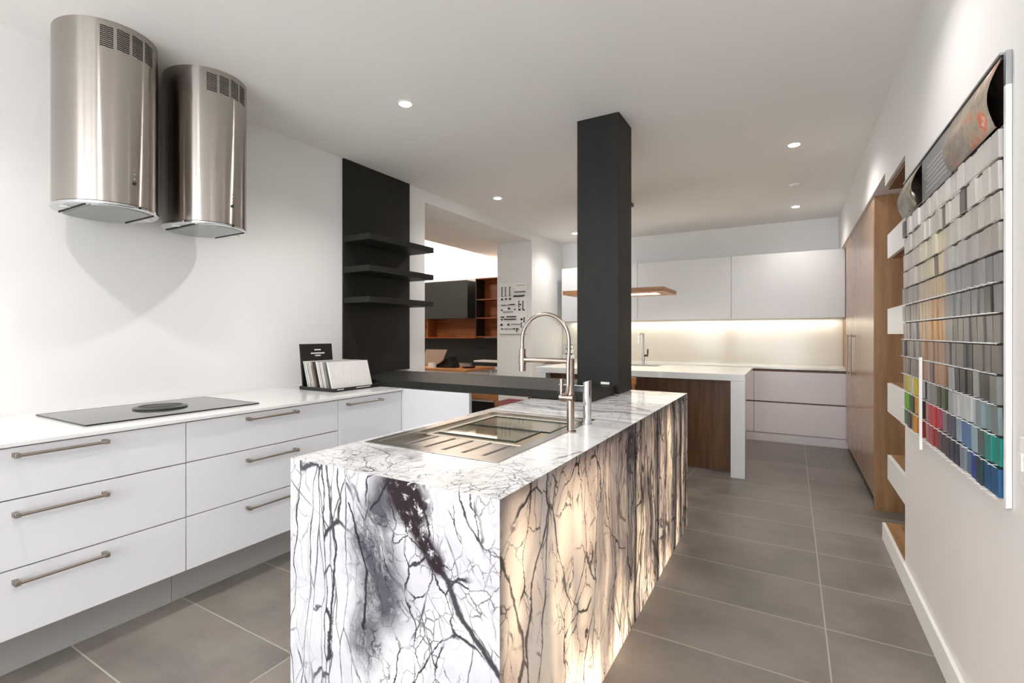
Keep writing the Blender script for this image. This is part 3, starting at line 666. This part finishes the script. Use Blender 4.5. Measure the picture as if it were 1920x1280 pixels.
for k, th in enumerate((.006, .010, .014)):
    g = B(-th, 0, -.0263, .0263, -.0388, .0388)
    me = bpy.data.meshes.new('sample_chip'); bmesh.ops.recalc_face_normals(g.bm, faces=g.bm.faces); g.bm.to_mesh(me); g.bm.free(); me.materials.append(M['chip']); chip_mesh[k] = me
proto = bpy.data.objects.new('sample_chip', chip_mesh[0])
rowmap = [0, 1, 2, 3, 4, 5, 6, 7, 8, 9]
first = True
for r in range(NR):
    zc = Z1-PH*(r+.5)
    for c in range(NC):           # c = 0 far end
        f = c/(NC-1)
        if r == 9: h = special10[c] 
        elif r == 10: h = row10[c]
        elif r == 11: h = row11[c]
        else:
            st = stops[r]; q = f*(len(st)-1); i = min(int(q), len(st)-2)
            h = st[i] if (q-i) < .5 else st[i+1]
            h = mixhex(h, random.choice(['#ffffff', '#000000', '#8a7a6a']), random.uniform(0, .07))
            if random.random() < .07: h = mixhex(h, '#2c2622', .7)
        if r == 8 and c > 13: h = random.choice(['#9a9d9c', '#2e2d2b', '#7f8382', '#3c3b3a', '#a7aaa9'])
        if r >= 9 and c == 7: continue          # the divider post stands here
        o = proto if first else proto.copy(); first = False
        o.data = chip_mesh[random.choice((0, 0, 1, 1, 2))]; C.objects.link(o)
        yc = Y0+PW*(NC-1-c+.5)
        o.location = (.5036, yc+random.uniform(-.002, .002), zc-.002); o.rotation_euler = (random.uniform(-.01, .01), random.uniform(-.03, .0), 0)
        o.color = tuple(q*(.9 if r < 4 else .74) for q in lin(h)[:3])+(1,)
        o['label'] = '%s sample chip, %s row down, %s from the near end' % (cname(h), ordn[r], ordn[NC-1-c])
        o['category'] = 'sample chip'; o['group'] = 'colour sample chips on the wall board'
for r in range(NR+1):
    z = Z1-PH*r-.001
    g = G().tube([(.488, 1.821, z), (.488, 3.145, z)], .0009, 6)
    if r >= 5:
        for c in range(NC):
            yc = Y0+PW*(c+.5)
            g.tube([(.503, yc, z+.002), (.478, yc, z+.002)], .0009, 6)
    obj('wire_rail', g, M['white'] if r > 4 else M['nickel'], t)
# ------------------------------------------------------------------ handle board on the opening's far reveal
t = thing('handle_display_board', 'white board of dark cabinet handles on the far reveal of the opening', 'display board', (-3.56, 6.25, 1.63))
obj('backing_board', B(-3.81, -3.34, 6.2475, 6.2555, 1.30, 2.06), M['white'], t, .001)
obj('bottom_ledge', B(-3.81, -3.34, 6.238, 6.2474, 1.297, 1.303), M['nickel'], t)
def bx(cx_): return -3.80+(cx_-160)*.00088
def bz_(cy_): return 1.3+(1142-cy_)*.0008
yf = 6.2474
for (kind, a, b, c, d) in (('v', 205, 265, 445, 9), ('v', 275, 268, 445, 6), ('v', 358, 265, 440, 8), ('k', 200, 495, 0, 17), ('k', 278, 490, 0, 15), ('k', 358, 490, 0, 18),
    ('h', 450, 650, 368, 11), ('h', 430, 590, 445, 20), ('h', 600, 635, 440, 16), ('h', 190, 290, 605, 9), ('h', 320, 360, 602, 9), ('h', 370, 450, 597, 12), ('k', 335, 668, 0, 18), ('k', 195, 695, 0, 13), ('k', 450, 688, 0, 12), ('h', 225, 415, 733, 7),
    ('v', 532, 530, 650, 8), ('v', 610, 535, 700, 9), ('k', 555, 600, 0, 13), ('k', 540, 692, 0, 17), ('k', 622, 702, 0, 13), ('h', 180, 240, 825, 13), ('h', 290, 475, 820, 13), ('k', 195, 872, 0, 14), ('h', 245, 470, 870, 13), ('k', 580, 872, 0, 17), ('v', 632, 835, 930, 10),
    ('k', 190, 970, 0, 20), ('k', 325, 966, 0, 18), ('h', 385, 550, 962, 8), ('v', 580, 930, 1020, 8), ('k', 200, 1047, 0, 13), ('h', 250, 420, 1045, 7), ('k', 440, 1045, 0, 13), ('v', 492, 1030, 1105, 10), ('h', 480, 525, 1050, 10)):
    w = d*.00084
    if kind == 'k': obj('sample_knob', G().cyl((bx(a), yf-.018, bz_(b)), (bx(a), yf, bz_(b)), w, 14), M['black'], t)
    elif kind == 'v':
        x, za, zb = bx(a), bz_(c), bz_(b)
        obj('sample_handle', G().box(x-w*.7, x+w*.7, yf-.024, yf-.016, za, zb).box(x-w*.7, x+w*.7, yf-.02, yf, za, za+.010).box(x-w*.7, x+w*.7, yf-.02, yf, zb-.010, zb), M['black'], t)
    else:
        xa, xb, z = bx(a), bx(b), bz_(c)
        obj('sample_handle', G().box(xa, xb, yf-.022, yf-.014, z-w*.7, z+w*.7).box(xa, xa+.008, yf-.02, yf, z-w*.6, z+w*.6).box(xb-.008, xb, yf-.02, yf, z-w*.6, z+w*.6), M['black'], t)
g = G()
for k in range(8): g.box(bx(480)+k*.018, bx(480)+k*.018+.013, yf-.0006, yf, bz_(255), bz_(235))
obj('printed_lettering', g, M['alu'], t)
# ------------------------------------------------------------------ pendant over the peninsula
t = thing('beam_pendant_light', 'flat oak beam pendant light hanging over the white peninsula behind the column', 'pendant light', (-1.64, 5.2, 1.74))
obj('beam', B(-2.179, -1.095, 4.9, 5.52, 1.728, 1.772), M['beamwood'], t, .002)
obj('led_panel', B(-2.05, -1.22, 5.13, 5.29, 1.7245, 1.7278), M['led'], t)
for y in (5.0, 5.42):
    cb = obj('cable', G().tube([(-1.575, y, 1.772), (-1.575, y, ZC-.03)], .0022, 8), M['paper'], t)
obj('ceiling_canopy', B(-1.60, -1.55, 4.98, 5.46, ZC-.034, ZC-.001), M['black'], t, .002)
# ------------------------------------------------------------------ recessed lights
def downlight(x, y, label, power=22, z=ZC):
    t = thing('recessed_downlight', label, 'ceiling light', (x, y, z), 'recessed ceiling downlights')
    obj('trim_ring', G().lathe((x, y, z), [(.052, -.0005), (.052, -.003), (.040, -.005), (.037, -.0015)], 32), M['white'], t)
    obj('lamp', G().lathe((x, y, z-.0062), [(.036, 0), (.036, .002)], 24), M['lamp'], t)
    ld = bpy.data.lights.new('downlight_lamp', 'SPOT'); ld.energy = power; ld.spot_size = 2.5; ld.spot_blend = .75; ld.shadow_soft_size = .03; ld.color = (1, .965, .92)
    lo = bpy.data.objects.new('downlight_beam', ld); C.objects.link(lo); lo.parent = t; lo.location = (0, 0, -.02)
    return t
P0 = 42
downlight(-2.142, 2.352, 'bright recessed downlight nearest the steel hoods', P0)
downlight(-2.763, 4.484, 'recessed downlight over the opening in the left wall', P0)
downlight(-2.746, 6.615, 'recessed downlight touching the left edge of the black column', P0*.6)
downlight(.018, 4.373, 'larger-looking recessed downlight right of the column, nearer of the two right ones', P0*.75)
downlight(.043, 6.506, 'recessed downlight beyond the smoke detector at the back right', P0*.38)
downlight(-2.142, .25, 'recessed downlight above the near end of the left worktop', P0)
downlight(.018, 2.24, 'recessed downlight above the aisle beside the sample board', P0*.45)
downlight(.018, .15, 'recessed downlight above the aisle behind the camera', P0)
downlight(-1.0, -1.8, 'recessed downlight nearest the shop window', P0)
tag(obj('smoke_detector', G().lathe((.037, 5.53, ZC), [(.055, -.0005), (.055, -.012), (.045, -.026), (.02, -.03)], 28), M['paper'], None), 'small round white smoke detector on the ceiling between two downlights', 'smoke detector')
# lamps of the place: under-cupboard strip, office cove, office ceiling, light box in the island
def area(name, loc, sx, sy, e, col=(1, .9, .75), rot=(0, 0, 0)):
    d = bpy.data.lights.new(name, 'AREA'); d.shape = 'RECTANGLE'; d.size = sx; d.size_y = sy; d.energy = e; d.color = col
    o = bpy.data.objects.new(name, d); C.objects.link(o); o.location = loc; o.rotation_euler = rot; return o
area('under_cupboard_led', (-1.28, 7.27, 1.49), 3.6, .02, 5.5, (1, .92, .78))
area('pendant_led', (-1.64, 5.21, 1.722), .8, .15, 8, (1, .88, .7))
area('office_cove_led', (-6.3, 7.60, 2.36), 3.4, .05, 42, (1, .82, .68), (PI, 0, 0))
area('office_ceiling_lamp', (-6.2, 5.2, 2.98), .6, .6, 40, (1, .9, .78))
# ------------------------------------------------------------------ office furniture seen through the opening
t = thing('black_wall_cupboard', 'black wall cupboard seen through the opening above the wooden niche', 'cupboard', (-6.3, 7.55, 1.6))
obj('carcass', B(-7.6, -5.225, 7.42, 7.749, 1.60, 2.30), M['black'], t)
obj('door', B(-7.6, -5.22, 7.40, 7.4195, 1.595, 2.305), plain('charcoal_door', '#363a38', .5), t, .001)
t = thing('wooden_shelf_tower', 'warm timber open shelving right of the black cupboard in the office', 'shelf', (-4.6, 7.6, 1.2))
obj('back_panel', B(-5.05, -3.9, 7.73, 7.749, 1.24, 2.33), M['oakred'], t)
for z in (1.24, 1.585, 1.925, 2.31): obj('shelf_board', B(-5.05, -3.9, 7.45, 7.729, z, z+.018), M['oakred'], t)
obj('side_panel', B(-5.07, -5.051, 7.45, 7.749, 1.24, 2.33), M['black'], t)
t = thing('wooden_niche', 'long timber niche below the black cupboard in the office', 'shelf', (-6.3, 7.6, 1.24))
obj('back_panel', B(-7.6, -5.075, 7.73, 7.749, 1.24, 1.594), M['oakred'], t)
obj('shelf_board', B(-7.6, -5.075, 7.45, 7.729, 1.22, 1.24), M['oakred'], t)
obj('side_panel', B(-6.22, -6.20, 7.45, 7.729, 1.24, 1.594), M['oakred'], t)
tag(obj('office_splashback', B(-7.6, -3.9, 7.735, 7.749, .74, 1.219), M['black'], None), 'black wall panel behind the office counter', 'wall panel')
t = thing('office_counter', 'pale counter along the office back wall under the black panel', 'counter', (-5.7, 7.4, 0))
obj('countertop', B(-7.6, -3.9, 7.0, 7.73, .70, .738), M['stonewhite'], t)
obj('cabinet', B(-7.6, -3.9, 7.05, 7.73, 0, .70), M['satin'], t)
t = thing('office_table', 'warm wooden office table seen just above the black bar', 'table', (-5.2, 6.1, 0))
obj('table_top', B(-6.9, -4.32, 6.08, 6.93, .712, .75), M['oak'], t, .002)
for x, y in ((-6.84, 6.12), (-4.42, 6.12), (-6.84, 6.86), (-4.42, 6.86)): obj('leg', B(x, x+.05, y, y+.05, 0, .712), M['white'], t)
t = thing('laptop', 'open beige-backed laptop standing on the wooden office table', 'laptop', (-5.45, 6.45, .75))
obj('keyboard_base', B(-5.62, -5.22, 6.62, 6.88, .751, .765), M['alu'], t)
g = G().hexa([(-5.64, 6.58, .765), (-5.20, 6.58, .765), (-5.20, 6.595, .765), (-5.64, 6.595, .765), (-5.58, 6.66, 1.03), (-5.12, 6.66, 1.03), (-5.12, 6.675, 1.03), (-5.58, 6.675, 1.03)])
obj('screen', g, plain('beige_lid', '#9a8577', .4), t, .002)
t = thing('desk_phone', 'black desk phone with tilted face on the office table', 'phone', (-4.95, 6.3, .75))
g = G().prism_y([(-5.10, .751), (-4.74, .751), (-4.74, .80), (-4.82, .93)], 6.3, 6.5)
obj('body', g, M['black'], t, .002)
obj('handset', G().tube([(-4.86, 6.285, .89), (-4.95, 6.285, .83), (-5.04, 6.285, .785)], .018, 10), M['blackgloss'], t)
tag(obj('folded_card', G().prism_y([(-5.17, .751), (-5.03, .751), (-5.05, .83), (-5.15, .83)], 6.2, 6.26), M['white'], None), 'small white card standing on the near edge of the office table', 'card')
tag(obj('tape_dispenser', G().lathe((-4.52, 6.45, .7505), [(.10, 0), (.11, .03), (.07, .06), (.03, .07)], 20), plain('dark_maroon', '#2c1416', .4), None), 'low dark maroon desk object near the right end of the office table', 'desk object')
t = thing('paper_stack', 'black tray with white papers on the office counter below the shelves', 'tray', (-4.5, 7.3, .738))
obj('tray', B(-4.95, -4.05, 7.15, 7.5, .7385, .80), M['black'], t, .003)
obj('papers', B(-4.92, -4.1, 7.17, 7.48, .80, .83), M['paper'], t, .004)
# ------------------------------------------------------------------ chairs
def chair(label, loc, rz, group=None, top=.80, seatm='black', wide=.44):
    t = thing('timber_chair', label, 'chair', loc, group); s = wide/2
    T = {}
    def w(name, g, m, bev=.002):
        o = obj(name, g, m, None, bev); o.parent = t; return o
    w('seat', G().prism([(-s, -s), (s, -s), (s*.9, s), (-s*.9, s)], .44, .475), M[seatm], .01)
    for sx in (-1, 1):
        w('leg', G().tube([(sx*(s-.02), -s+.02, .44), (sx*(s+.0), -s, 0)], [.018, .013], 12), M['oak'])
        w('leg', G().tube([(sx*(s+.0), s+.03, 0), (sx*(s-.03), s-.02, .46), (sx*(s-.03), s+.03, top-.06)], [.013, .018, .014], 12), M['oak'])
    pts = [(-s+.01, s+.01, top-.05), (-s*.5, s+.05, top-.04), (0, s+.065, top-.04), (s*.5, s+.05, top-.04), (s-.01, s+.01, top-.05)]
    g = G()
    for i in range(4):
        (xa, ya, za), (xb, yb, zb) = pts[i], pts[i+1]
        g.hexa([(xa, ya-.009, za-.03), (xb, yb-.009, zb-.03), (xb, yb+.009, zb-.03), (xa, ya+.009, za-.03), (xa, ya-.009, za+.035), (xb, yb-.009, zb+.035), (xb, yb+.009, zb+.035), (xa, ya+.009, za+.035)])
    w('top_rail', g, M['oak'])
    w('backrest', G().box(-s+.05, s-.05, s+.0, s+.018, .53, top-.09), M['black'], .006)
    t.rotation_euler = (0, 0, rz); return t
chair('timber chair with black back seen under the black bar beside the white block', (-2.62, 4.15, 0), PI, None, .74)
chair('timber chair at the peninsula just right of the black column', (-1.43, 4.60, 0), PI, 'timber chairs at the peninsula', .92)
chair('timber chair at the left end of the peninsula, left of the black column', (-2.05, 4.45, 0), PI*1.02, 'timber chairs at the peninsula', .86)
t = thing('red_bench', 'low dark red upholstered bench glimpsed beneath the black bar', 'bench', (-3.0, 5.0, 0))
obj('seat', B(-3.22, -2.72, 4.62, 5.5, .38, .455), M['red'], t, .015)
for x, y in ((-3.2, 4.66), (-2.78, 4.66), (-3.2, 5.42), (-2.78, 5.42)): obj('leg', B(x, x+.04, y, y+.04, 0, .38), M['black'], t)
# ------------------------------------------------------------------ daylight, camera
w = bpy.data.worlds.new('daylight'); S.world = w; w.use_nodes = True
bg = w.node_tree.nodes['Background']; bg.inputs[0].default_value = (.95, .97, 1, 1); bg.inputs[1].default_value = 6.8
for o in bpy.data.objects:
    if '_loc' in o: del o['_loc']
cam = bpy.data.cameras.new('camera'); co = bpy.data.objects.new('camera', cam); C.objects.link(co); S.camera = co
cam.sensor_width = 36; cam.lens = 910/1920*36; cam.shift_y = -14/1920; cam.clip_start = .02
th = math.atan(524/910.)
co.location = (0, 0, 1.30); co.rotation_euler = (PI/2, 0, th)
S.view_settings.view_transform = 'Standard'; S.view_settings.look = 'None'; S.view_settings.gamma = 1; S.view_settings.exposure = 0.54; S.view_settings.use_curve_mapping = False
